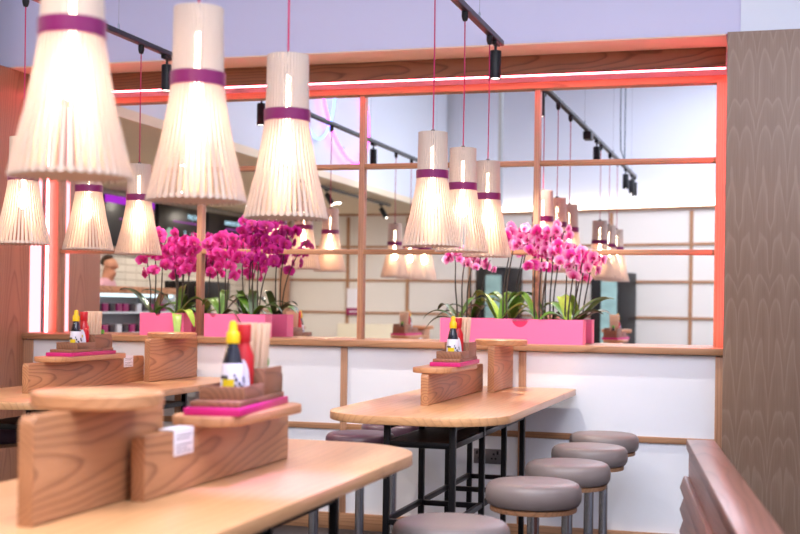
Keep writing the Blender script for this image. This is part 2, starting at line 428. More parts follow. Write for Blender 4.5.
struct(MB().box(LOWX, -0.22, LEDGE - .012, LEDGE + .012, 0, 0.1, .002).build('baseboard_front', M['trim']), 'oak skirting along the white dado', 'baseboard')
struct(MB().box(LOWX, -0.21, LEDGE - .025, 7.73, LZ - .04, LZ, .003).build('trim_2', M['trim']), 'oak ledge running below the mirror', 'ledge')

# mirror and its timber grid
mir = thing('wall_mirror', 'large wall mirror divided by a timber grid above the ledge', 'mirror', (0, WALL, LZ))
H = 2.774 - LZ
MB().box(LOWX + .06, -0.30, 0, .012, 0, 1.60).build('mirror_glass', M['mirror'], mir)
MB().box(LOWX - .01, -0.255, -.05, -.001, H, H + .042, .003).build('top_rail', M['trim'], mir)
MB().box(LOWX - .01, -4.78, -.05, -.001, 0, H, .003).build('side_post', M['trimv'], mir)
MB().box(-.325, -.255, -.05, -.001, 0, H, .003).build('side_post', M['trimv'], mir)
posts = (-3.71, -2.56, -1.41)
for x in posts: MB().box(x - .018, x + .018, -.032, -.001, 0, H, .003).build('upright_bar', M['trimv'], mir)
for z in (1.757, 2.312):
    e = [-4.78] + [p for q in posts for p in (q - .018, q + .018)] + [-.325]
    for a in range(0, 8, 2):
        MB().box(e[a], e[a + 1], -.03, -.001, z - LZ - .016, z - LZ + .016, .003).build('cross_bar', M['trim'], mir)

# LED lines of the recess
led = thing('led_strip', 'glowing red light line under the header plank', 'light strip', (0, 7.575, 2.83))
MB().box(LOWX + .02, -0.27, -.006, .006, -.002, .006).build('light_tube', M['led_red'], led)
MB().box(LOWX + .02, -0.27, -.016, .016, .006, .012).build('mounting_channel', M['black'], led)
led2 = thing('led_strip', 'tall pink glowing light panel beside the timber fin', 'light strip', (LOWX, 7.57, LZ))
MB().box(0, .012, -.06, .06, .002, 1.63).build('light_tube', M['led_side'], led2)
MB().box(-.01, 0, -.075, .075, .002, 1.63).build('mounting_channel', M['trimv'], led2)
MB().box(.02, .034, .10, .115, .002, 1.63).build('red_tube', M['led_red'], led2)
led3 = thing('led_strip', 'red light line behind the edge of the walnut panel', 'light strip', (-0.215, 7.45, LZ))
MB().box(-.012, .0, .12, .15, .03, 1.62).build('light_tube', M['led_red'], led3)
MB().box(.0, .02, .10, .17, .03, 1.62).build('mounting_channel', M['black'], led3)

# rear walls seen in the mirror
def rear(name, p0, p1, ups, label, hz=(0.22, 0.75, 1.29, 1.80, 2.33)):
    p0 = Vector(p0); p1 = Vector(p1); d = p1 - p0; L = d.length; ang = math.atan2(d.y, d.x)
    # local x along wall, local +y towards the dining room
    T = Matrix.Translation((p0.x, p0.y, 0)) @ Matrix.Rotation(ang, 4, 'Z')
    w_ = MB().box(0, L, -.15, 0, 0, 2.82).box(0, L, -.5, -.3, 2.82, 5.0).build(name, M['cream_panel'], centre=False)
    w_.matrix_world = T; struct(w_, label, 'wall')
    lat = MB()
    for u in ups: lat.box(u - .025, u + .025, 0, .02, 0, 2.8)
    for z in hz: lat.box(0, L, 0, .018, z - .018, z + .018)
    lat.build('batten_grid', M['trim'], w_)
    MB().box(0, L, -.32, .04, 2.82, 2.86, .003).build('cove_shelf', M['trim'], w_)
    MB().box(0.02, L - .02, -.28, -.2, 2.862, 2.95).build('cove_light', M['cove'], w_)
    MB().box(0, L, -.302, -.29, 2.86, 5.0).build('upper_panel', M['lavwall'], w_)
    return w_
BY = -3.3
rear('wall_rear', (-8.2, BY), (-4.1, BY), (0.75, 1.76, 2.75, 3.75), 'cream rear wall with a timber batten grid, seen in the mirror')
def seg(X): return BY + (X + 4.1) * 0.3057
k17 = math.hypot(1, .3057)
rear('wall_rear_angled', (-4.1, BY), (2.6, seg(2.6)), tuple((X + 4.1) * k17 for X in (-3.3, -2.22, -1.067, .09, 1.25)), 'angled cream rear wall with a timber batten grid')

# ------------------------------------------------------------------ tracks, spots, cables
def track(name, X, y0, y1, z, wires, label):
    t = thing(name, label, 'track light rail', (X, 0, z))
    MB().box(-.019, .019, y0, y1, -.032, 0, .003).build('rail', M['track'], t)
    for y in wires:
        MB().tube([(0, y, 0.0), (0, y, 5.0 - z)], .0014, 5).lathe([(.007, 0), (.007, .03), (.003, .04)], 8, loc=(0, y, 0)).build('suspension_wire', M['wire'], t)
    return t
TX1, TX2, TZ = -1.53, -3.60, 2.965
t1 = track('light_track', TX1, 0.75, 7.16, TZ, (1.2, 2.9, 4.9, 6.6), 'black light track over the tables beside the walnut panel')
MB().box(-.035, .035, 4.62, 4.76, -.10, -.032, .004).build('feed_box', M['black'], t1)
t2 = track('light_track', TX2, 1.6, 7.16, TZ, (2.0, 4.4, 6.4), 'black light track hanging over the tables by the timber fin')
t3 = track('light_track', -5.15, -1.3, 2.2, 2.83, (), 'short black light track under the low beige ceiling')

def make_spot():
    s = thing('track_spotlight', '', 'spotlight')
    MB().box(-.016, .016, -.05, .05, -.022, 0, .003).build('adapter', M['black'], s)
    MB().tube([(0, 0, -.022), (0, 0, -.055)], .008, 8).build('swivel_arm', M['black'], s)
    hd = MB().lathe([(.0, 0), (.031, 0), (.033, -.004), (.033, -.158), (.029, -.16), (.029, -.152), (.0, -.152)], 20, loc=(0, 0, -.055)).build('lamp_head', M['black'], s)
    MB().lathe([(0, 0), (.028, 0), (.028, .003), (0, .003)], 16, loc=(0, 0, -.2105)).build('lens', M['lens'], hd)
    return s
sp0 = make_spot()
spots = [(TX1, 7.02, 'black cylinder spotlight at the mirror end of the track by the walnut panel'),
         (TX1, 4.12, 'black cylinder spotlight midway along the track by the walnut panel'),
         (TX1, 1.75, 'black cylinder spotlight near the rear end of the track by the walnut panel'),
         (TX1, 1.15, 'second black spotlight from the rear end of the track by the walnut panel'),
         (TX1, 0.85, 'last black spotlight at the rear end of the track by the walnut panel'),
         (TX2, 7.0, 'black cylinder spotlight on the track nearer the timber fin, at its mirror end'),
         (TX2, 4.3, 'black cylinder spotlight midway along the track nearer the timber fin'),
         (-5.15, 1.3, 'tilted black spotlight under the low beige ceiling'),
         (-5.15, -0.9, 'tilted black spotlight at the far end of the low ceiling track')]
for i, (x, y, lb) in enumerate(spots):
    z = TZ - .0326 if x > -5 else 2.7975
    s = sp0 if i == 0 else dup(sp0, (0, 0, 0), 0, lb)
    s.location = (x, y, z); s['label'] = lb
    if x < -5:
        for c in kids(s):
            if c.name.startswith('lamp_head'): c.rotation_euler = (R(0), R(-32), 0); c.location = (.04, 0, -.12)
# light thrown by the spots, plus added beams that have no fixture
WARM = (1.0, 0.86, 0.70)
spot('spot_beam', (TX1, 7.02, 2.70), (-1.32, 7.42, 0.95), 150, (1, .92, .82), 80, .5, .015)
spot('spot_beam', (TX1, 4.12, 2.70), (-1.48, 5.1, 0.92), 60, WARM, 70, .6)
spot('spot_beam', (TX1, 1.75, 2.70), (-1.35, 3.2, 0.92), 45, WARM, 70, .6)
spot('spot_beam', (TX2, 7.0, 2.70), (-3.30, 7.3, 0.95), 110, (1, .9, .78), 84, .4)
spot('spot_beam', (TX2, 4.3, 2.70), (-3.5, 5.6, 0.92), 50, WARM, 75, .6)
spot('spot_beam', (0.3, 5.0, 3.9), (-1.2, 6.2, 0.9), 110, (1, .92, .86), 46, .7, .12)  # added beam without a fixture, brightens the far table's divider boards
spot('added_purple_beam', (-1.0, 3.3, 3.6), (-1.22, 3.12, 0.93), 700, (.42, .26, 1.0), 14, .8, .05)  # added beam without a fixture, tints a patch of the front tabletop

spot('spot_beam', (TX1, 0.85, 2.70), (-1.4, -2.2, .7), 60, (1, .95, .93), 95, .8)
spot('spot_beam', (TX1, 1.15, 2.70), (-3.4, -2.8, .7), 60, (1, .95, .93), 95, .8)
spot('spot_beam', (TX2, 2.0, 2.70), (-5.6, -3.2, .8), 110, (1, .92, .8), 95, .8)  # added beam, no spotlight hangs here, brightens the rear wall
cb = thing('power_cable', 'slack dark cable hanging beside the track near the walnut panel', 'cable', (TX1, 2.0, TZ))
MB().tube([(.012, 0, 0.01), (.02, .08, .03), (.0, .25, .12), (0, .30, .35), (0, .31, .8), (0, .31, 2.03)], .006, 6).build('slack_loop', M['tealcord'], cb)
MB().tube([(0, -.12, 0.0), (0, -.12, .8), (0, -.12, 2.03)], .006, 6).build('straight_run', M['tealcord'], cb)

# ------------------------------------------------------------------ pendants
LZB, LH = 1.69, 0.535
PROF = [(0, .138), (.05, .1265), (.10, .1145), (.15, .1015), (.20, .0915), (.25, .0822), (.29, .0760), (.32, .0722), (.35, .0702), (.42, .0682), (.48, .0672), (.535, .0668)]
def make_lamp():
    t = thing('pendant_lamp', '', 'pendant lamp')
    N = 42; mb = MB()
    for k in range(N):
        a = 2 * math.pi * k / N; ca, sa = math.cos(a), math.sin(a)
        vs = []; fs = []
        for (z, r) in PROF:
            hw = math.pi * r / N * (.86 if z > .34 else .50 + .20 * z / .33)
            dep = .007 if z > .33 else .0035 + .0035 * (z / .33)
            for (dr, dt) in ((.0018, -hw), (.0018, hw), (-dep, hw * .94), (-dep, -hw * .94)):
                rr = r + dr; vs.append((rr * ca - dt * sa, rr * sa + dt * ca, z))
        n = len(PROF)
        for i in range(n - 1):
            for q in range(4):
                q2 = (q + 1) % 4; fs.append((i * 4 + q, i * 4 + q2, (i + 1) * 4 + q2, (i + 1) * 4 + q))
        fs.append((3, 2, 1, 0)); o4 = (n - 1) * 4; fs.append((o4, o4 + 1, o4 + 2, o4 + 3))
        mb.add(vs, fs)
    sh = mb.build('shade', M['slat'], t)
    MB().lathe([(.0765, .318), (.0765, .356), (.0735, .356), (.0735, .318), (.0765, .318)], 40).build('band', M['band'], t)
    # two hoops that carry the slats
    MB().lathe([(.133, .004), (.133, .013), (.129, .013), (.129, .004), (.133, .004)], 40).build('hoop', M['slat'], sh)
    MB().lathe([(.0595, .505), (.0595, .52), (.0565, .52), (.0565, .505), (.0595, .505)], 32).build('neck_hoop', M['slat'], sh)
    MB().lathe([(0, .47), (.02, .47), (.021, .53), (.008, .548), (0, .548)], 16).build('lamp_holder', M['black'], t)
    MB().lathe([(0, .178), (.012, .181), (.020, .190), (.023, .208), (.020, .228), (.014, .25), (.011, .28), (0, .28)], 16).build('bulb', M['bulb'], t)
    MB().lathe([(0, .2805), (.009, .2805), (.009, .469), (0, .469)], 12).build('neck_tube', M['neck_tube'], t)
    ct = TZ - .032 - LZB
    MB().tube([(0, 0, .545), (.002, 0, .9), (0, 0, ct - .05)], .0033, 6).build('cord', M['cord'], t)
    MB().lathe([(.0, ct - .055), (.012, ct - .05), (.018, ct - .03), (.018, ct - .001), (0, ct - .001)], 12).build('track_connector', M['black'], t)
    return t
lamp0 = make_lamp()
G1, G2, G3, G4 = 'pendants over the wooden table by the stools', 'large pendants above the front table', 'pendants over the side table by the fin', 'pendants over the hidden rear table'
lamps = [(TX1, 5.67, 'slatted cone pendant above the far table, nearest of its three to the front table', G1),
         (TX1, 6.27, 'slatted cone pendant in the middle of the three above the far table', G1),
         (TX1, 6.86, 'slatted cone pendant above the far table, closest of its three to the mirror', G1),
         (TX1, 2.51, 'largest blurred slatted pendant in the top left corner above the front table', G2),
         (TX1, 3.16, 'large slatted pendant between two others above the front table', G2),
         (TX1, 3.83, 'large slatted pendant hanging in front of the magenta orchids', G2),
         (TX2, 5.47, 'slatted pendant at the extreme left over the side table', G3),
         (TX2, 6.10, 'slatted pendant before the timber fin, middle of the three over the side table', G3),
         (TX2, 6.67, 'slatted pendant over the side table, closest of its three to the mirror', G3),
         (TX2, 3.56, 'slatted pendant seen only in the mirror, first of its row', G4),
         (TX2, 3.00, 'slatted pendant seen only in the mirror, in the middle of its row', G4),
         (TX2, 2.44, 'slatted pendant seen only in the mirror, last of its row behind the far table lamps', G4)]
for i, (x, y, lb, g) in enumerate(lamps):
    o = lamp0 if i == 0 else dup(lamp0, (0, 0, 0), 0, lb)
    o.location = (x, y, LZB); o.rotation_euler = (0, 0, i * .31); o['label'] = lb; o['group'] = g

# ------------------------------------------------------------------ tables with dividers
TT = 0.93
def slab(poly, z0, z1, bev=.006): return MB().prism(poly, z0, z1, bev)
def make_table(cx, y0, y1, label, low, tall, plate, frame_y, flip=False, rads=(.32, .32, .02, .02)):
    """low / tall / plate: world y ranges of the two divider boards and the small shelf."""
    t = thing('bar_table', label, 'table', (cx, (y0 + y1) / 2, 0)); oy = (y0 + y1) / 2
    hl = (y1 - y0) / 2
    MB().prism(rrect(-.42, .42, -hl, hl, rads, 8), TT - .038, TT, .005).build('tabletop', M['table'], t)
    # divider boards
    lx, tx = (.07, .015) if not flip else (-.07, .02)
    def vboard(x, a, b, ztop, r1, r2):
        pts = rrect(a - oy, b - oy, TT, ztop, (.001, .001, r2, r1), 5)
        Mx = Matrix(((0, 0, 1, x), (1, 0, 0, 0), (0, 1, 0, 0), (0, 0, 0, 1)))
        return MB().prism(pts, -.019, .019, .003, mat=Mx)
    vboard(lx, low[0], low[1], 1.085, .02, .02).build('low_divider_board', M['board'], t)
    th = 1.187 if flip else 1.165
    vboard(tx, tall[0], tall[1], th, .02, .02).build('tall_divider_board', M['board'], t)
    MB().prism(rrect(lx - .08, lx + .115, plate[0] - oy, plate[1] - oy, .085, 6), 1.0855, 1.112, .004).build('caddy_shelf', M['disc'], t)
    cyd = (tall[0] + tall[1]) / 2 - oy
    MB().lathe([(0, .0005), (.148, .0005), (.153, .006), (.153, .030), (.148, .035), (0, .035)], 40, loc=(tx, cyd, th)).build('round_shelf', M['disc'], t)
    # steel frame
    fx0, fx1 = -.10, .20
    for y in frame_y:
        for x in (fx0, fx1):
            MB().box(x - .0135, x + .0135, y - oy - .0135, y - oy + .0135, 0, TT - .0385, .002).build('leg', M['steel'], t)
        MB().box(fx0 + .014, fx1 - .014, y - oy - .012, y - oy + .012, .44, .465, .002).build('cross_rail', M['steel'], t)
    for x in (fx0, fx1):
        for z in (.445, .785, TT - .066):
            for a, b in zip(frame_y[:-1], frame_y[1:]):
                MB().box(x - .010, x + .010, a - oy + .014, b - oy - .014, z, z + .026, .002).build('side_rail', M['steel'], t)
    for y in (frame_y[0], frame_y[-1]):
        MB().box(fx0 + .014, fx1 - .014, y - oy - .012, y - oy + .012, .785, .811, .002).build('cross_rail', M['steel'], t)
    MB().box(fx0 + .012, fx1 - .012, frame_y[0] - oy + .013, frame_y[-1] - oy - .013, .80, .812).build('bag_shelf', M['shelfdark'], t)
    return t
make_table(-1.52, 5.17, 7.435, 'wooden bar table against the white dado with three pendants and grey stools', (5.80, 7.0), (6.88, 7.42), (5.80, 6.50), (5.3, 5.88, 6.40, 6.90), True)
make_table(-1.52, 1.75, 4.16, 'large wooden bar table in the front with a big round-topped divider', (2.70, 3.63), (2.31, 2.90), (2.97, 3.56), (2.0, 2.6, 3.2, 3.75), False, (.02, .02, .32, .32))
make_table(-3.60, 5.10, 7.43, 'wooden bar table on the left before the timber fin', (5.62, 6.86), (6.76, 7.41), (5.76, 6.52), (5.25, 5.8, 6.40, 6.90), True)
make_table(-3.60, 1.30, 4.20, 'wooden bar table of which the mirror shows only the divider tops', (2.70, 3.76), (2.30, 3.00), (2.97, 3.70), (1.7, 2.3, 3.0, 3.65), False, (.02, .02, .32, .32))

# ------------------------------------------------------------------ caddies and what stands in them
CZ = 1.1125
def make_caddy():
    t = thing('condiment_caddy', '', 'condiment caddy')
    MB().box(-.0775, .0775, -.25, .25, 0, .02, .002).build('tray', M['tray'], t)
    MB().box(-.068, .068, -.225, .235, .0202, .036, .002).build('base_board', M['caddy'], t)
    b = MB()     # low open box in front
    b.box(-.064, .064, -.165, -.155, .036, .072, .0015).box(-.064, -.055, -.155, .03, .036, .072, .0015).box(.055, .064, -.155, .03, .036, .072, .0015)
    b.build('low_box', M['caddy'], t)
    b = MB()     # tall box behind
    b.box(-.064, .064, .03, .04, .036, .113, .0015).box(-.064, -.055, .04, .22, .036, .113, .0015).box(.055, .064, .04, .22, .036, .113, .0015).box(-.064, .064, .22, .23, .036, .09, .0015)
    b.build('tall_box', M['caddy'], t)
    return t
def make_soy():
    t = thing('sauce_bottle', '', 'sauce bottle')
    MB().lathe([(0, 0), (.028, 0), (.033, .004), (.032, .05), (.0285, .092), (.019, .135), (.0135, .15), (.0135, .158), (0, .158)], 24).build('bottle', M['soy'], t)
    lb = MB().lathe([(.0331, .010), (.0333, .012), (.0327, .05), (.0292, .094), (.0288, .095)], 24).build('label', M['label'], t)
    ink = MB()
    for i in range(46):
        a = random.uniform(0, 2 * math.pi); z = random.uniform(.016, .06); h = random.uniform(.004, .012); wd = random.uniform(.1, .3)
        vs = []
        for aa in (a, a + wd): vs += [(.0337 * math.cos(aa), .0337 * math.sin(aa), z), (.0337 * math.cos(aa), .0337 * math.sin(aa), z + h)]
        ink.add(vs, [(0, 2, 3, 1)])
    ink.build('print', M['ink'], lb)
    yl = MB(); vs = []; fs = []
    for i in range(6):
        a = R(-50 + i * 12); vs += [(.0340 * math.cos(a), .0340 * math.sin(a), .016), (.0340 * math.cos(a), .0340 * math.sin(a), .052)]
    for i in range(5): fs.append((2 * i, 2 * i + 2, 2 * i + 3, 2 * i + 1))
    yl.add(vs, fs); yl.build('yellow_patch', M['labely'], lb)
    MB().lathe([(0, .15), (.0185, .15), (.019, .153), (.019, .177), (.016, .181), (.012, .186), (.0115, .202), (.008, .211), (0, .213)], 20).build('cap', M['yellow'], t)
    return t
def make_red():
    t = thing('sauce_bottle', '', 'sauce bottle')
    MB().lathe([(0, 0), (.027, 0), (.030, .004), (.031, .08), (.030, .115), (.022, .137), (.0185, .15), (.0185, .155), (0, .155)], 24).build('bottle', M['red'], t)
    vs = []; fs = []; n = 9
    for i in range(n):
        a = R(-75 + i * 80 / (n - 1)); top = .035 + .07 * math.sin(math.pi * i / (n - 1)) ** .6
        vs += [(.0318 * math.cos(a), .0318 * math.sin(a), .012), (.0318 * math.cos(a), .0318 * math.sin(a), top)]
    for i in range(n - 1): fs.append((2 * i, 2 * i + 2, 2 * i + 3, 2 * i + 1))
    lb = MB().add(vs, fs).build('label', M['label'], t)
    vs = []
    for a, z in ((-40, .06), (-28, .06), (-28, .075), (-40, .075)): vs.append((.0323 * math.cos(R(a)), .0323 * math.sin(R(a)), z))
    MB().add(vs, [(0, 1, 2, 3)]).build('emblem', M['labely'], lb)
    MB().lathe([(0, .152), (.0205, .152), (.0215, .156), (.0225, .198), (.0205, .202), (0, .202)], 20).build('cap', M['red'], t)
    return t
def make_small():
    t = thing('soy_dropper', '', 'soy sauce bottle')
    MB().lathe([(0, 0), (.019, 0), (.021, .003), (.021, .05), (.010, .07), (.009, .08), (0, .08)], 18).build('bottle', M['soy'], t)
    MB().lathe([(0, .078), (.012, .078), (.0125, .096), (.010, .1), (0, .1)], 16).build('cap', M['green'], t)
    return t
caddy0, soy0, red0, small0 = make_caddy(), make_soy(), make_red(), make_small()
chop0 = MB().box(-.0055, .0055, -.003, .003, 0, .205, .001).build('chopsticks', M['chop'], centre=False)
sites = [(-1.542, 6.22, R(2), 'on the far table beside the grey stools', 'far'),
         (-1.435, 3.26, R(7), 'on the front table', 'front'),
         (-3.64, 6.12, R(2), 'on the left table before the timber fin', 'left'),
         (-3.54, 3.30, R(4), 'on the rear table seen only in the mirror', 'rear')]
first = True
for (x, y, rz, where, key) in sites:
    Rm = Matrix.Rotation(rz, 3, 'Z')
    def at(dx, dy, dz): q = Rm @ Vector((dx, dy, 0)); return (x + q.x, y + q.y, CZ + dz)
    def put(src, loc, r, lb, g):
        o = src if first else dup(src, loc, r, lb)
        o.location = loc; o.rotation_euler = (0, 0, r); o['label'] = lb; o['group'] = g
    put(caddy0, (x, y, CZ), rz, 'wooden caddy with magenta tray ' + where, 'condiment caddies on the tables')
    put(soy0, at(0, -.07, .0365), R(-75) + rz, 'yellow capped dark sauce bottle ' + where, 'yellow capped bottles')
    put(red0, at(.01, -.003, .0365), R(-40) + rz, 'red squeeze bottle in the caddy ' + where, 'red squeeze bottles')
    put(small0, at(.02, .190, .0365), rz, 'small green capped black bottle ' + where, 'green capped bottles')
    for i in range(5):
        for j in range(3):
            o = chop0 if (first and i == 0 and j == 0) else chop0.copy()
            if not (first and i == 0 and j == 0): C.objects.link(o)
            o.location = at(-.020 + i * .0135, .085 + j * .022, .0365)
            o.rotation_euler = (R(random.uniform(-2, 1.5)), R((i - 1.4) * 1.6), rz)
            tag(o, 'pale chopsticks upright in the caddy ' + where, 'chopsticks', 'chopsticks in the caddy ' + where)
    first = False

# small white notices clipped on the low boards
def notice(x, y, lb):
    t = thing('table_notice', lb, 'notice', (x, y, 1.087))
    MB().box(-.021, .0226, -.055, .055, 0, .004, .001).box(.0195, .0226, -.055, .055, -.065, 0.001, .001).build('card', M['card'], t)
    m = MB()
    for z, a, b in ((-.012, -.045, .045), (-.021, -.045, .03), (-.036, -.045, .045), (-.045, -.045, .02), (-.054, -.045, .04)):
        m.box(.0226, .0229, a, b, z - .003, z)
    m.build('print', M['greyink'], t)
notice(-1.45, 2.90, 'white printed notice clipped on the front table divider')
notice(-3.67, 6.66, 'white printed notice clipped on the left table divider')
notice(-3.53, 2.88, 'white printed notice on the rear table seen in the mirror')

# ------------------------------------------------------------------ stools
def make_stool(seat):
    t = thing('bar_stool', '', 'stool')
    MB().lathe([(0, .618), (.165, .618), (.182, .624), (.191, .640), (.193, .665), (.190, .690), (.180, .705), (.165, .712), (.12, .716), (.06, .718), (0, .7185)], 44).build('seat', seat, t)
    MB().lathe([(0, .598), (.172, .598), (.174, .601), (.174, .616), (.170, .6178), (0, .6178)], 40).build('seat_base', M['trim'], t)
    MB().lathe([(.025, .008), (.025, .598)], 20).build('pedestal', M['chrome'], t)
    MB().lathe([(0, 0), (.15, 0), (.15, .006), (.04, .012), (.03, .03), (0, .03)], 32).build('foot_plate', M['chrome'], t)
    return t
sg = make_stool(M['seat_grey']); sd = make_stool(M['seat_dark'])
grey = [(-.88, 7.02, 'grey padded stool closest to the white dado, last in the row'),
        (-.87, 6.36, 'grey padded stool second from the white dado'),
        (-.87, 5.65, 'grey padded stool third from the white dado'),
        (-.90, 4.96, 'grey padded stool at the front corner of the far table'),
        (-.985, 3.95, 'pale grey stool nearest the viewer beside the front table')]
for i, (x, y, lb) in enumerate(grey):
    o = sg if i == 0 else dup(sg, (0, 0, 0), 0, lb)
    o.location = (x, y, 0); o['label'] = lb; o['group'] = 'grey stools along the aisle'
dark = [(-2.14, 6.50, 'dark aubergine stool between the front table and the far table'),
        (-2.14, 7.12, 'dark aubergine stool close to the dado behind the far table'),
        (-2.14, 5.78, 'dark aubergine stool tucked behind the front table corner'),
        (-2.98, 5.60, 'dark stool on the aisle side of the left table, front one'),
        (-2.98, 6.25, 'dark stool on the aisle side of the left table, middle one'),
        (-2.98, 6.90, 'dark stool on the aisle side of the left table, near the dado'),
        (-4.16, 5.35, 'dark stool on the fin side of the left table, front one'),
        (-4.16, 6.05, 'dark stool on the fin side of the left table, middle one'),
        (-4.16, 6.75, 'dark stool on the fin side of the left table, near the dado')]
for i, (x, y, lb) in enumerate(dark):
    o = sd if i == 0 else dup(sd, (0, 0, 0), 0, lb)
    o.location = (x, y, 0); o['label'] = lb; o['group'] = 'dark stools'

# ------------------------------------------------------------------ slatted bench back on the right
bx0, by0, bx1, by1 = -.255, 5.05, 0.06, 2.35
ang = math.atan2(by1 - by0, bx1 - bx0); BL = math.hypot(bx1 - bx0, by1 - by0)
bt = thing('bench_partition', 'reddish timber slatted bench back running towards the viewer', 'bench', (bx0, by0, 0), ang)
# local x runs from the far end to the viewer; local +y faces right of that direction (screen left side is -y)
MB().box(0, BL, -.055, .055, .86, .90, .004).build('cap_rail', M['bench'], bt)
MB().box(0.0, BL, -.045, .045, .0, .86, .003).build('back_board', M['bench'], bt)
for z in (.735, .65, .565, .48, .395):
    Mx = Matrix.Translation((0, -.062, z)) @ Matrix.Rotation(R(-18), 4, 'X')
    MB().box(.05, BL, -.0125, .0125, -.028, .028, .008, mat=Mx).build('slat', M['bench'], bt)

# ------------------------------------------------------------------ socket
so = thing('wall_socket', 'grey metal double socket on the dado under the far table', 'socket', (-1.64, LEDGE + .012, .50))
MB().box(-.085, .085, -.008, 0, -.045, .045, .002).build('plate', M['socket'], so)
for dx in (-.04, .04):
    MB().box(dx - .006, dx + .006, -.010, -.008, .008, .020).box(dx - .017, dx - .006, -.010, -.008, -.018, -.008).box(dx + .006, dx + .017, -.010, -.008, -.018, -.008).build('pin_hole', M['black'], so)
    MB().box(dx + .018 if dx > 0 else dx - .030, dx + .030 if dx > 0 else dx - .018, -.011, -.008, .012, .034, .001).build('rocker_switch', M['black'], so)

# ------------------------------------------------------------------ planters
def planter(x0, x1, nx, nr, label):
    t = thing('planter_box', label, 'planter', ((x0 + x1) / 2, 7.56, LZ + .0005)); h = (x1 - x0) / 2; hh = .15
    nx -= (x0 + x1) / 2
    poly = [(-h, 0), (h, 0), (h, hh)]
    for k in range(0, 13):
        a = R(180 * k / 12); poly.append((nx + nr * math.cos(a), hh - nr * math.sin(a)))
    poly.append((-h, hh))
    Mx = Matrix(((1, 0, 0, 0), (0, 0, -1, -.06), (0, 1, 0, 0), (0, 0, 0, 1)))
    b = MB().prism(poly, -.008, 0, 0, mat=Mx)
    b.box(-h, h, .052, .06, 0, hh).box(-h, -h + .008, -.052, .052, 0, hh).box(h - .008, h, -.052, .052, 0, hh).box(-h + .008, h - .008, -.052, .052, 0, .008)
    b.build('box', M['pink'], t)
    MB().box(-h + .009, h - .009, -.050, -.046, .008, hh - .012).build('liner', M['pink_dark'], t)
    bk = MB().box(-h + .009, h - .009, -.045, .051, .008, hh - .03)
    rnd = random.Random(int((x0 + 9) * 1000))
    for i in range(int(260 * (x1 - x0))):
        px, py = rnd.uniform(-h + .02, h - .02), rnd.uniform(-.036, .04); s = rnd.uniform(.006, .013)
        Tm = Matrix.Translation((px, py, hh - .026 + rnd.uniform(0, .008))) @ Matrix.Rotation(rnd.uniform(0, 3), 4, Vector((rnd.random(), rnd.random(), rnd.random() + .1)).normalized())
        bk.box(-s, s, -s * .6, s * .6, -s * .35, s * .35, mat=Tm)
    q = bk.build('bark_chips', M['bark'], t); q['kind'] = 'stuff'
    return t
planter(-1.96, -1.075, -1.46, .05, 'long pink planter of pale orchids on the ledge behind the far table')
planter(-4.03, -3.71, -3.90, .02, 'short pink planter on the ledge next to the timber fin')
planter(-3.56, -3.13, -3.50, .022, 'short pink planter on the ledge behind the front caddy')

# ------------------------------------------------------------------ orchids
def flower_mesh(name, pm, seed):
    rnd = random.Random(seed); mb = MB()
    def petal(ang, L, W, cup, tw):
        n, mcol = 6, 5; vs = []; fs = []
        for i in range(n + 1):
            t_ = i / n
            wdt = W * (math.sin(math.pi * min(1, t_ * .92 + .06)) ** .75)
            for j in range(mcol):
                s = (j / (mcol - 1) - .5) * 2
                px = t_ * L; py = s * wdt
                pz = cup * (t_ ** 1.5) * L - .16 * wdt * s * s + .003 * math.sin(5 * t_ + s * 2 + seed)
                vs.append((px * math.cos(ang) - py * math.sin(ang), px * math.sin(ang) + py * math.cos(ang), pz + tw))
        for i in range(n):
            for j in range(mcol - 1):
                a = i * mcol + j; fs.append((a, a + 1, a + mcol + 1, a + mcol))
        mb.add(vs, fs, True, 0)
    k = rnd.uniform(.92, 1.08)
    for a in (90, 215, 325): petal(R(a + rnd.uniform(-5, 5)), .043 * k, .0165, rnd.uniform(-.18, .1), -.002)
    for a in (14, 166): petal(R(a + rnd.uniform(-6, 6)), .046 * k, .027, rnd.uniform(-.12, .2), .002)
    mb.lathe([(0, .0), (.004, .002), (.006, .010), (.003, .017), (0, .018)], 8, 1, (0, .002, 0))
    for s in (-1, 1):
        mb.add([(0, -.002, .004), (s * .011, -.001, .012), (s * .012, -.010, .014), (0, -.018, .010)], [(0, 1, 2, 3)], True, 1)
    me_o = mb.build(name, [pm, M['lip']], centre=False); me = me_o.data; bpy.data.objects.remove(me_o)
    return me
FL = {k: [flower_mesh('flower', M['petal_' + k], s) for s in range(4)] for k in ('magenta', 'purple', 'pale', 'rose')}

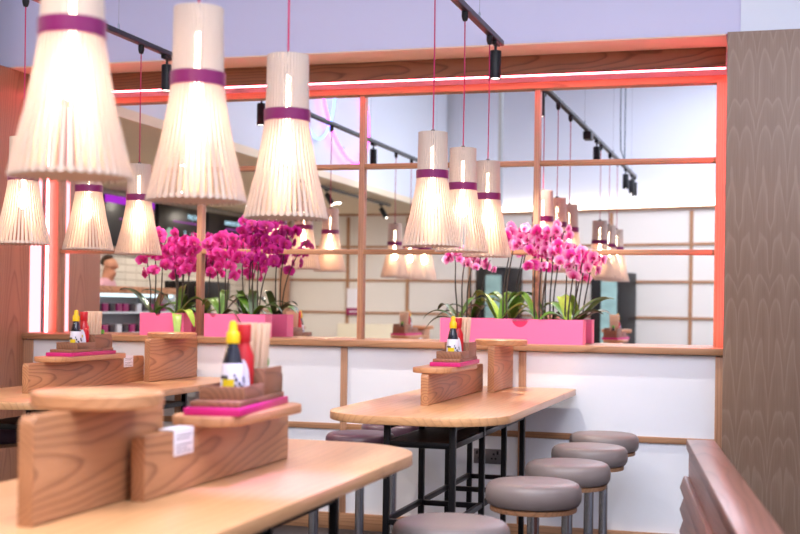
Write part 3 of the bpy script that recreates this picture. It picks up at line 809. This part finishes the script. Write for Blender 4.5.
def leaf_mb(L, W, az, lift, droop, twist=0.0):
    n, mc = 10, 5; top = []; bot = []
    for i in range(n + 1):
        t_ = i / n
        wd = W * (math.sin(math.pi * min(1, .08 + t_ * .9)) ** .6) * (1 if t_ < .98 else .4)
        x = L * t_ * (1 - .18 * droop * t_); z = lift * math.sin(t_ * math.pi * (.5 + .25 * droop)) - droop * .12 * t_ * t_
        for j in range(mc):
            s = (j / (mc - 1) - .5) * 2
            y = s * wd * math.cos(twist * t_); zz = z + abs(s) * wd * .28 + s * wd * math.sin(twist * t_)
            p = Vector((x * math.cos(az) - y * math.sin(az), x * math.sin(az) + y * math.cos(az), zz))
            top.append(p); bot.append(p - Vector((0, 0, .0022)))
    vs = top + bot; fs = []; o = len(top)
    for i in range(n):
        for j in range(mc - 1):
            a = i * mc + j; fs.append((a, a + 1, a + mc + 1, a + mc)); fs.append((o + a, o + a + mc, o + a + mc + 1, o + a + 1))
        a = i * mc; fs.append((a, a + mc, o + a + mc, o + a)); a = i * mc + mc - 1; fs.append((a, o + a, o + a + mc, a + mc))
    fs.append(tuple(list(range(mc)) + [o + j for j in reversed(range(mc))]))
    e = n * mc; fs.append(tuple([e + j for j in reversed(range(mc))] + [o + e + j for j in range(mc)]))
    return MB().add(vs, fs, True)

def orchid(x, y, label, kind, stems, leaves, seed, mix=.25, q0=.5):
    rnd = random.Random(seed)
    t = thing('potted_orchid', label, 'orchid', (x, y, LZ + .126), 0, 'orchids on the ledge')
    for (az, L, W, lift, droop, mk) in leaves:
        if 40 < az < 140: L = min(L, .11)
        leaf_mb(L, W, R(az), lift, droop, rnd.uniform(-.3, .3)).build('leaf', M[mk], t)
    for (bx, tx, ty, h, nfl, spread) in stems:
        pts = []; n = 12
        for i in range(n + 1):
            q = i / n
            px = bx + (tx - bx) * (q ** 1.6); py = ty * (q ** 2); pz = h * (1 - (1 - q) ** 1.35)
            if q > .8: pz -= (q - .8) * .10
            pts.append((px + .004 * math.sin(9 * q + seed), py, pz))
        MB().tube(pts, [.0056 - .003 * i / n for i in range(n + 1)], 6).build('stem', M['stem'], t)
        for k in range(nfl):
            q = q0 + (1 - q0) * (k + .5) / nfl; i = min(n - 1, int(q * n)); a = Vector(pts[i]).lerp(Vector(pts[i + 1]), q * n - i)
            side = 1 if k % 2 else -1
            off = Vector((side * rnd.uniform(.018, spread), -rnd.uniform(.005, .05), rnd.uniform(-.05, .02)))
            f = bpy.data.objects.new('flower', FL['rose' if kind == 'pale' and rnd.random() < mix else kind][rnd.randrange(4)]); C.objects.link(f); f.parent = t
            f.location = a + off
            # faces the room, a little down, turned to its own side
            d = Vector((side * rnd.uniform(-.2, 1.5) + .3, -1, rnd.uniform(-.7, .3))).normalized()
            ry = d.to_track_quat('Z', 'Y').to_matrix()
            upv = ry @ Vector((0, 1, 0)); 
            f.rotation_euler = (ry @ Matrix.Rotation(rnd.uniform(-.35, .35) + (0 if upv.z > 0 else math.pi), 3, 'Z')).to_euler()
            s = rnd.uniform(.7, 1.12); f.scale = (s, s, s)
    return t
D, Lt, Lf = 'leaf_dark', 'leaf_light', 'leaf'
Y0 = 7.555
orchid(-1.86, Y0, 'orchid with narrow dark leaves at the fin end of the long planter', 'pale',
       [(-.01, -.03, -.03, .45, 4, .03), (.02, .05, -.02, .47, 4, .03), (.05, .11, -.03, .42, 3, .03)],
       [(170, .27, .020, .10, .6, D), (188, .24, .018, .06, .8, D), (150, .2, .024, .14, .5, D), (20, .16, .04, .13, .4, D), (35, .15, .04, .17, .3, Lf)], 1, .2, .78)
orchid(-1.60, Y0, 'orchid with broad bright leaves left of the planter notch', 'pale',
       [(.02, .09, -.03, .54, 5, .03), (.04, .12, -.02, .60, 6, .03)],
       [(165, .17, .044, .20, .3, Lt), (150, .15, .046, .16, .2, Lt), (25, .16, .046, .19, .1, Lf), (10, .20, .028, .14, .4, Lt), (185, .19, .042, .22, .5, Lf), (60, .12, .03, .2, .1, Lf)], 2, .2, .72)
orchid(-1.36, Y0, 'orchid with the tallest pale pink spray right of the planter notch', 'pale',
       [(-.02, -.03, -.05, .62, 10, .045), (.01, .03, -.03, .60, 10, .045), (.03, .10, -.02, .61, 8, .04)],
       [(150, .17, .03, .20, .1, Lf), (170, .13, .03, .10, .4, Lf), (30, .12, .03, .05, 1, Lt)], 3, .35, .5)
orchid(-1.17, Y0, 'orchid with wide arching leaves at the stool end of the long planter', 'pale',
       [(-.02, -.02, -.03, .52, 7, .04), (.0, .06, -.03, .49, 8, .04), (.03, .12, -.02, .46, 6, .04)],
       [(160, .19, .046, .15, .4, Lf), (135, .18, .044, .19, .3, Lt), (18, .25, .046, .17, .1, Lf), (4, .22, .036, .10, .3, D), (192, .22, .042, .09, .7, Lf)], 4, .3, .58)
orchid(-3.95, Y0, 'magenta orchid with one long reddish leaf next to the timber fin', 'magenta',
       [(.0, .02, -.03, .57, 10, .05), (.04, .09, -.03, .53, 9, .05), (-.03, -.06, -.03, .45, 5, .04)],
       [(172, .30, .040, .20, .2, D), (10, .22, .04, .12, .6, Lf), (60, .2, .04, .18, .4, D)], 5)
orchid(-3.79, Y0, 'magenta orchid with hanging pale leaf at the end of the short fin planter', 'magenta',
       [(.0, .06, -.04, .57, 11, .05), (.03, .13, -.03, .52, 10, .05), (.0, -.02, -.02, .52, 8, .05)],
       [(175, .2, .036, .09, .7, Lf), (-60, .20, .03, .05, 1.6, Lt), (-30, .26, .032, .08, 1.0, Lt), (30, .22, .036, .16, .6, Lf), (85, .2, .03, .22, .1, Lf)], 6)
orchid(-3.46, Y0, 'magenta orchid at the left end of the planter behind the front caddy', 'magenta',
       [(-.02, -.05, -.04, .56, 11, .055), (.02, .05, -.03, .55, 10, .055), (.03, .10, -.02, .45, 7, .05)],
       [(160, .2, .036, .15, .5, Lf), (20, .2, .036, .16, .4, D), (100, .18, .03, .2, .2, Lf), (-20, .2, .03, .08, .8, D)], 7)
orchid(-3.24, Y0, 'deep purple orchid at the right end of the planter behind the front caddy', 'purple',
       [(.0, .0, -.05, .64, 13, .06), (.03, .07, -.04, .61, 12, .06), (.04, .24, -.02, .55, 7, .035)],
       [(165, .2, .036, .17, .3, Lf), (15, .22, .036, .12, .6, D), (-10, .16, .04, .10, .5, Lf), (110, .18, .034, .2, .2, D), (30, .26, .014, .14, .4, D)], 8)

# ------------------------------------------------------------------ serving zone (seen in the mirror)
ch = thing('display_chiller', 'open display chiller with wooden top and lit shelves in front of the person', 'chiller', (-6.95, 3.25, 0))
MB().box(-.3, -.24, -1.1, 1.15, 0, 1.50).box(-.24, .25, -1.1, -1.06, 0, 1.50).box(-.24, .25, 1.11, 1.15, 0, 1.50).box(-.24, .25, -1.06, 1.11, 0, .5).build('cabinet', M['chiller'], ch)
MB().box(-.32, .29, -1.12, 1.17, 1.50, 1.575, .004).build('top_board', M['board'], ch)
for z in (.80, 1.05, 1.28): MB().box(-.239, .22, -1.059, 1.109, z, z + .02, .002).build('shelf', M['chiller'], ch)
MB().box(.20, .23, -1.05, 1.10, 1.46, 1.498).build('light_tube', M['chiller_led'], ch)
pk = []
for mk in ('pack_dark', 'pack_mag', 'pack_white'):
    b = MB().box(-.07, .07, -.055, .055, 0, .09, .006).build('sushi_box', M[mk], centre=False); pk.append((b, mk))
nm = {'pack_dark': 'dark', 'pack_mag': 'magenta', 'pack_white': 'pale'}
used = set()
for z, row in ((.82, 'lower'), (1.07, 'middle'), (1.30, 'upper')):
    for i in range(14):
        b, mk = pk[(0, 1, 0, 2, 0, 1, 1)[(i + int(z * 10)) % 7]]
        o = b if mk not in used else b.copy()
        if mk in used: C.objects.link(o)
        used.add(mk)
        o.location = (-6.86, 2.28 + i * .148, z + .0005)
        tag(o, '%s sushi box on the %s shelf of the display chiller' % (nm[mk], row), 'food box', '%s boxes on the %s chiller shelf' % (nm[mk], row))

co = thing('service_counter', 'pale service counter under the menu boards', 'counter', (-6.95, .3, 0))
MB().box(-.3, .3, -2.2, 1.6, 0, 1.04).build('body', M['cream_panel'], co)
MB().box(-.33, .33, -2.22, 1.62, 1.04, 1.08, .004).build('worktop', M['board'], co)
cm = thing('coffee_machine', 'black coffee machine on the counter below the menu boards', 'coffee machine', (-7.0, .95, 1.0805))
MB().box(-.25, .25, -.45, .45, .06, .14, .01).box(-.25, -.02, -.45, .45, .14, .38, .01).box(-.25, .25, -.45, .45, .38, .60, .02).build('body', M['black'], cm)
for y in (-.25, 0, .25): MB().lathe([(.03, .30), (.03, .38)], 12, loc=(.12, y, 0)).tube([(.14, y, .32), (.24, y, .31)], .01, 8).build('group_head', M['chrome'], cm)
for x in (-.2, .2):
    for y in (-.4, .4): MB().lathe([(.02, 0), (.02, .06)], 10, loc=(x, y, 0)).build('foot', M['black'], cm)
tl = thing('till_screen', 'black till with tilted screen on the serving counter', 'till', (-6.95, -.55, 1.0805))
MB().box(-.16, .16, -.2, .2, 0, .08, .01).build('drawer', M['black'], tl)
MB().tube([(0, 0, .08), (-.02, 0, .24)], .025, 10).build('stand', M['black'], tl)
MB().box(-.02, .02, -.2, .2, .2, .46, .008, mat=Matrix.Rotation(R(-12), 4, 'Y')).build('screen', M['screen'], tl)

def text(s, size, loc, mat, parent, align='LEFT'):
    cu = bpy.data.curves.new('lettering', 'FONT'); cu.body = s; cu.size = size; cu.align_x = align; cu.extrude = .001
    o = bpy.data.objects.new('lettering', cu); C.objects.link(o); o.parent = parent
    o.location = loc; o.rotation_euler = (R(90), 0, R(90)); cu.materials.append(mat)
    dg = bpy.context.evaluated_depsgraph_get(); me = bpy.data.meshes.new_from_object(o.evaluated_get(dg))
    o2 = bpy.data.objects.new('lettering', me); C.objects.link(o2); o2.parent = parent; o2.location = loc; o2.rotation_euler = o.rotation_euler
    bpy.data.objects.remove(o)
    return o2
def menu(y0, y1, head, title, sub, label, food):
    t = thing('menu_board', label, 'menu board', (-8.11, (y0 + y1) / 2, 2.45)); h = (y1 - y0) / 2
    MB().box(-.085, -.03, -h * .6, h * .6, -.2, .2).build('wall_bracket', M['black'], t)
    MB().box(-.03, .03, -h, h, -.33, .32, .004).build('screen', M['screen'], t)
    x = .031
    if head:
        MB().box(.0305, .033, -h, h, .22, .318).build('header', M['purple_screen'], t)
        text(head, .095, (.0345, -.02, .235), M['card_text'], t, 'CENTER')
    text(title, .125, (x, -h + .12, .17 if not head else .07), M['menu_text'], t)
    m = MB(); zs = .095 if not head else .02
    for i in range(14): m.box(x, x + .001, -h + .12 + i * .06, -h + .12 + i * .06 + .045, zs, zs + .02)
    m.build('small_print', M['menu_small'], t)
    m = MB()
    for r in range(7): m.box(x, x + .001, -h + .1, -h + .1 + (.3, .22, .34, .26, .3, .2, .28)[r], -.06 - r * .035, -.045 - r * .035)
    for r in range(8): m.box(x, x + .001, -h + .55, -h + .60, -.03 - r * .035, -.015 - r * .035)
    m.build('price_lines', M['menu_text'], t)
    if food:
        p = MB(); b = bmesh.new(); bmesh.ops.create_circle(b, cap_ends=True, segments=20, radius=.13)
        b.transform(Matrix.Translation((x + .0005, h - .32, -.12)) @ Matrix.Rotation(R(90), 4, 'Y')); p.bm(b)
        b = bmesh.new(); bmesh.ops.create_circle(b, cap_ends=True, segments=20, radius=.08)
        b.transform(Matrix.Translation((x + .001, h - .18, -.19)) @ Matrix.Rotation(R(90), 4, 'Y')); p.bm(b, mi=1)
        p.build('dish_picture', [M['food'], M['food2']], t)
M['card_text'] = emit('header_lettering', (0.85, 0.9, 1.0), 1.6)
menu(.1, 1.42, 'rolled', 'sharing', '', 'dark menu screen with a purple header above the serving counter', False)
menu(-1.42, -.04, None, 'hot pot', '', 'dark menu screen headed hot pot above the serving counter', True)
menu(-3.18, -1.62, None, 'soups & tanmens', '', 'dark menu screen headed soups and tanmens above the counter', True)

for i, (x, y) in enumerate([(-5.9, 3.6), (-7.4, 3.2), (-5.9, 1.2), (-7.4, .6), (-5.9, -1.2), (-7.4, -1.6), (-6.6, 5.4)]):
    d = thing('ceiling_downlight', '', 'downlight', (x, y, 2.8495), 0, 'downlights in the low beige ceiling')
    d['label'] = 'small round downlight in the low beige ceiling'
    MB().lathe([(.075, 0), (.075, -.006), (.055, -.006), (.055, 0), (.075, 0)], 20).build('ring', M['black'], d)
    MB().lathe([(0, -.003), (.054, -.003), (.054, -.001), (0, -.001)], 20).build('lens', M['downlight'], d)

# timber column by the rear wall
struct(MB().box(-7.5, -7.37, -3.15, -3.02, 0, 2.85, .004).build('column_rear', M['trimv']), 'thin timber column before the rear wall', 'column')

# neon loops on the fascia
ne = thing('neon_sign', 'blue and pink neon loops glowing high on the pale fascia', 'neon sign', (LOWX + .05, 1.9, 3.75))
def loop(cy, cz, ry, rz_, rot, xo=0):
    return [(xo, cy + ry * math.cos(a) * math.cos(rot) - rz_ * math.sin(a) * math.sin(rot), cz + ry * math.cos(a) * math.sin(rot) + rz_ * math.sin(a) * math.cos(rot)) for a in [2 * math.pi * k / 40 for k in range(40)]]
MB().tube(loop(.55, .1, .50, .62, .35), .015, 8, closed=True).build('blue_loop', M['neon_blue'], ne)
MB().tube(loop(-.25, .05, .95, .60, .5, .03), .015, 8, closed=True).build('pink_loop', M['neon_pink'], ne)
for y, z in ((.55, .7), (-.25, -.5), (.9, -.4), (-1.0, .2)): MB().tube([(-.05, y, z), (.02, y, z)], .006, 6).build('stand_off', M['wire'], ne)

# tall fridges against the angled wall
def fridge(X, wd, ht, label):
    ang_ = math.atan2(.3057, 1); n = Vector((-math.sin(ang_), math.cos(ang_), 0))
    p = Vector((X, seg(X), 0)) + n * .36
    t = thing('drinks_fridge', label, 'fridge', p, ang_)
    MB().box(-wd / 2, wd / 2, -.30, .28, .0, ht, .006).build('cabinet', M['black'], t)
    d = MB().box(-.02 - wd * .12, wd / 2 - .01, .281, .30, .12, ht - .06, .003).build('door', M['screen'], t)
    MB().box(-.005 - wd * .1, wd / 2 - .03, .3005, .304, .62, ht - .12).build('poster', M['poster'], d)
    MB().box(.03, .06, .301, .33, .45, .56, .003).build('handle', M['chrome'], d)
    MB().box(-.02, .015, .301, .306, .5, .54).build('pink_sticker', M['pink'], d)
fridge(-2.03, .44, 1.92, 'tall black fridge with a pale poster against the angled wall')
fridge(-3.80, .48, 2.0, 'tall black fridge seen in the mirror behind the planter orchids')

nb = thing('wall_notice', 'white paper notice with a magenta foot on the rear wall', 'notice', (-6.30, BY + .021, 1.25))
MB().box(-.14, .14, 0, .02, 0, .42, .002).build('sheet', M['card'], nb)
MB().box(-.14, .14, .021, .03, 0, .11, .001).build('magenta_strip', M['pack_mag'], nb)
MB().box(-.09, .09, .0305, .031, .045, .065).build('print', M['card'], nb)
lowb = thing('cream_bench', 'cream upholstered bench before the rear panelled wall', 'bench', (-5.85, -2.9, 0))
MB().box(-.62, .62, -.12, .0, 0, 1.12, .02).build('backrest', M['cream'], lowb)
MB().box(-.62, .62, .0, .42, .35, .47, .02).build('seat', M['cream'], lowb)
MB().box(-.60, .60, .0, .38, 0, .35).build('plinth', M['trim'], lowb)

# ------------------------------------------------------------------ person behind the chiller
def skin_body(name, pts, edges, rad, mat, parent=None, root=0):
    me = bpy.data.meshes.new(name); me.from_pydata(pts, edges, []); o = bpy.data.objects.new(name, me); C.objects.link(o)
    o.modifiers.new('skin', 'SKIN'); 
    for i, v in enumerate(me.skin_vertices[0].data):
        r = rad[i]; v.radius = r if isinstance(r, tuple) else (r, r); v.use_root = (i == root)
    s = o.modifiers.new('sub', 'SUBSURF'); s.levels = 2; s.render_levels = 2
    dg = bpy.context.evaluated_depsgraph_get(); ev = o.evaluated_get(dg); m2 = bpy.data.meshes.new_from_object(ev)
    bpy.data.objects.remove(o)
    for p in m2.polygons: p.use_smooth = True
    m2.materials.clear(); m2.materials.append(mat)
    o2 = bpy.data.objects.new(name, m2); C.objects.link(o2)
    if parent is not None: o2.parent = parent
    return o2
pr = thing('person', 'person with short dark hair in a pink shirt standing behind the chiller', 'person', (-7.62, 2.2, .13), R(-8))
# local +x is forward
P_ = [(0, 0, .98), (0, 0, 1.2), (.01, 0, 1.42), (.02, 0, 1.54), (.05, 0, 1.64), (.075, 0, 1.73), (.06, 0, 1.80),           # pelvis..head top
      (0, .10, .94), (.02, .11, .52), (-.01, .11, .09), (.14, .12, .035),
      (0, -.10, .94), (.02, -.11, .52), (-.01, -.11, .09), (.14, -.12, .035),
      (0, .17, 1.46), (.02, .25, 1.20), (.22, .23, 1.12), (.31, .20, 1.13),
      (0, -.17, 1.46), (.02, -.25, 1.20), (.22, -.23, 1.12), (.31, -.20, 1.13),
      (.172, 0, 1.685), (.06, .085, 1.70), (.06, -.085, 1.70), (.14, 0, 1.61)]
E_ = [(0, 1), (1, 2), (2, 3), (3, 4), (4, 5), (5, 6), (0, 7), (7, 8), (8, 9), (9, 10), (0, 11), (11, 12), (12, 13), (13, 14),
      (2, 15), (15, 16), (16, 17), (17, 18), (2, 19), (19, 20), (20, 21), (21, 22), (5, 23), (5, 24), (5, 25), (4, 26)]
Rd = [(.16, .11), (.14, .10), (.15, .10), .055, .065, .088, .065, .085, .06, .04, .035, .085, .06, .04, .035,
      .06, .045, .036, .04, .06, .045, .036, .04, .016, .016, .016, .03]
body = skin_body('body', P_, E_, Rd, M['skin'], pr)
skin_body('hair', [(.0, 0, 1.70), (-.005, 0, 1.77), (.04, 0, 1.815), (.10, 0, 1.81)], [(0, 1), (1, 2), (2, 3)], [(.07, .06), (.085, .055), (.085, .045), (.06, .03)], M['hair'], pr)
skin_body('shirt', [(0, 0, 1.0), (0, 0, 1.2), (.005, 0, 1.42), (.015, 0, 1.56), (0, .17, 1.49), (.02, .25, 1.22), (0, -.17, 1.49), (.02, -.25, 1.22)],
          [(0, 1), (1, 2), (2, 3), (2, 4), (4, 5), (2, 6), (6, 7)], [(.175, .125), (.158, .118), (.168, .118), (.075, .07), .075, .062, .075, .062], M['shirt'], pr)
skin_body('trousers', [(0, 0, 1.0), (0, .10, .90), (.02, .11, .52), (-.01, .11, .11), (0, -.10, .90), (.02, -.11, .52), (-.01, -.11, .11)],
          [(0, 1), (1, 2), (2, 3), (0, 4), (4, 5), (5, 6)], [(.165, .12), .098, .075, .058, .098, .075, .058], M['trouser'], pr)
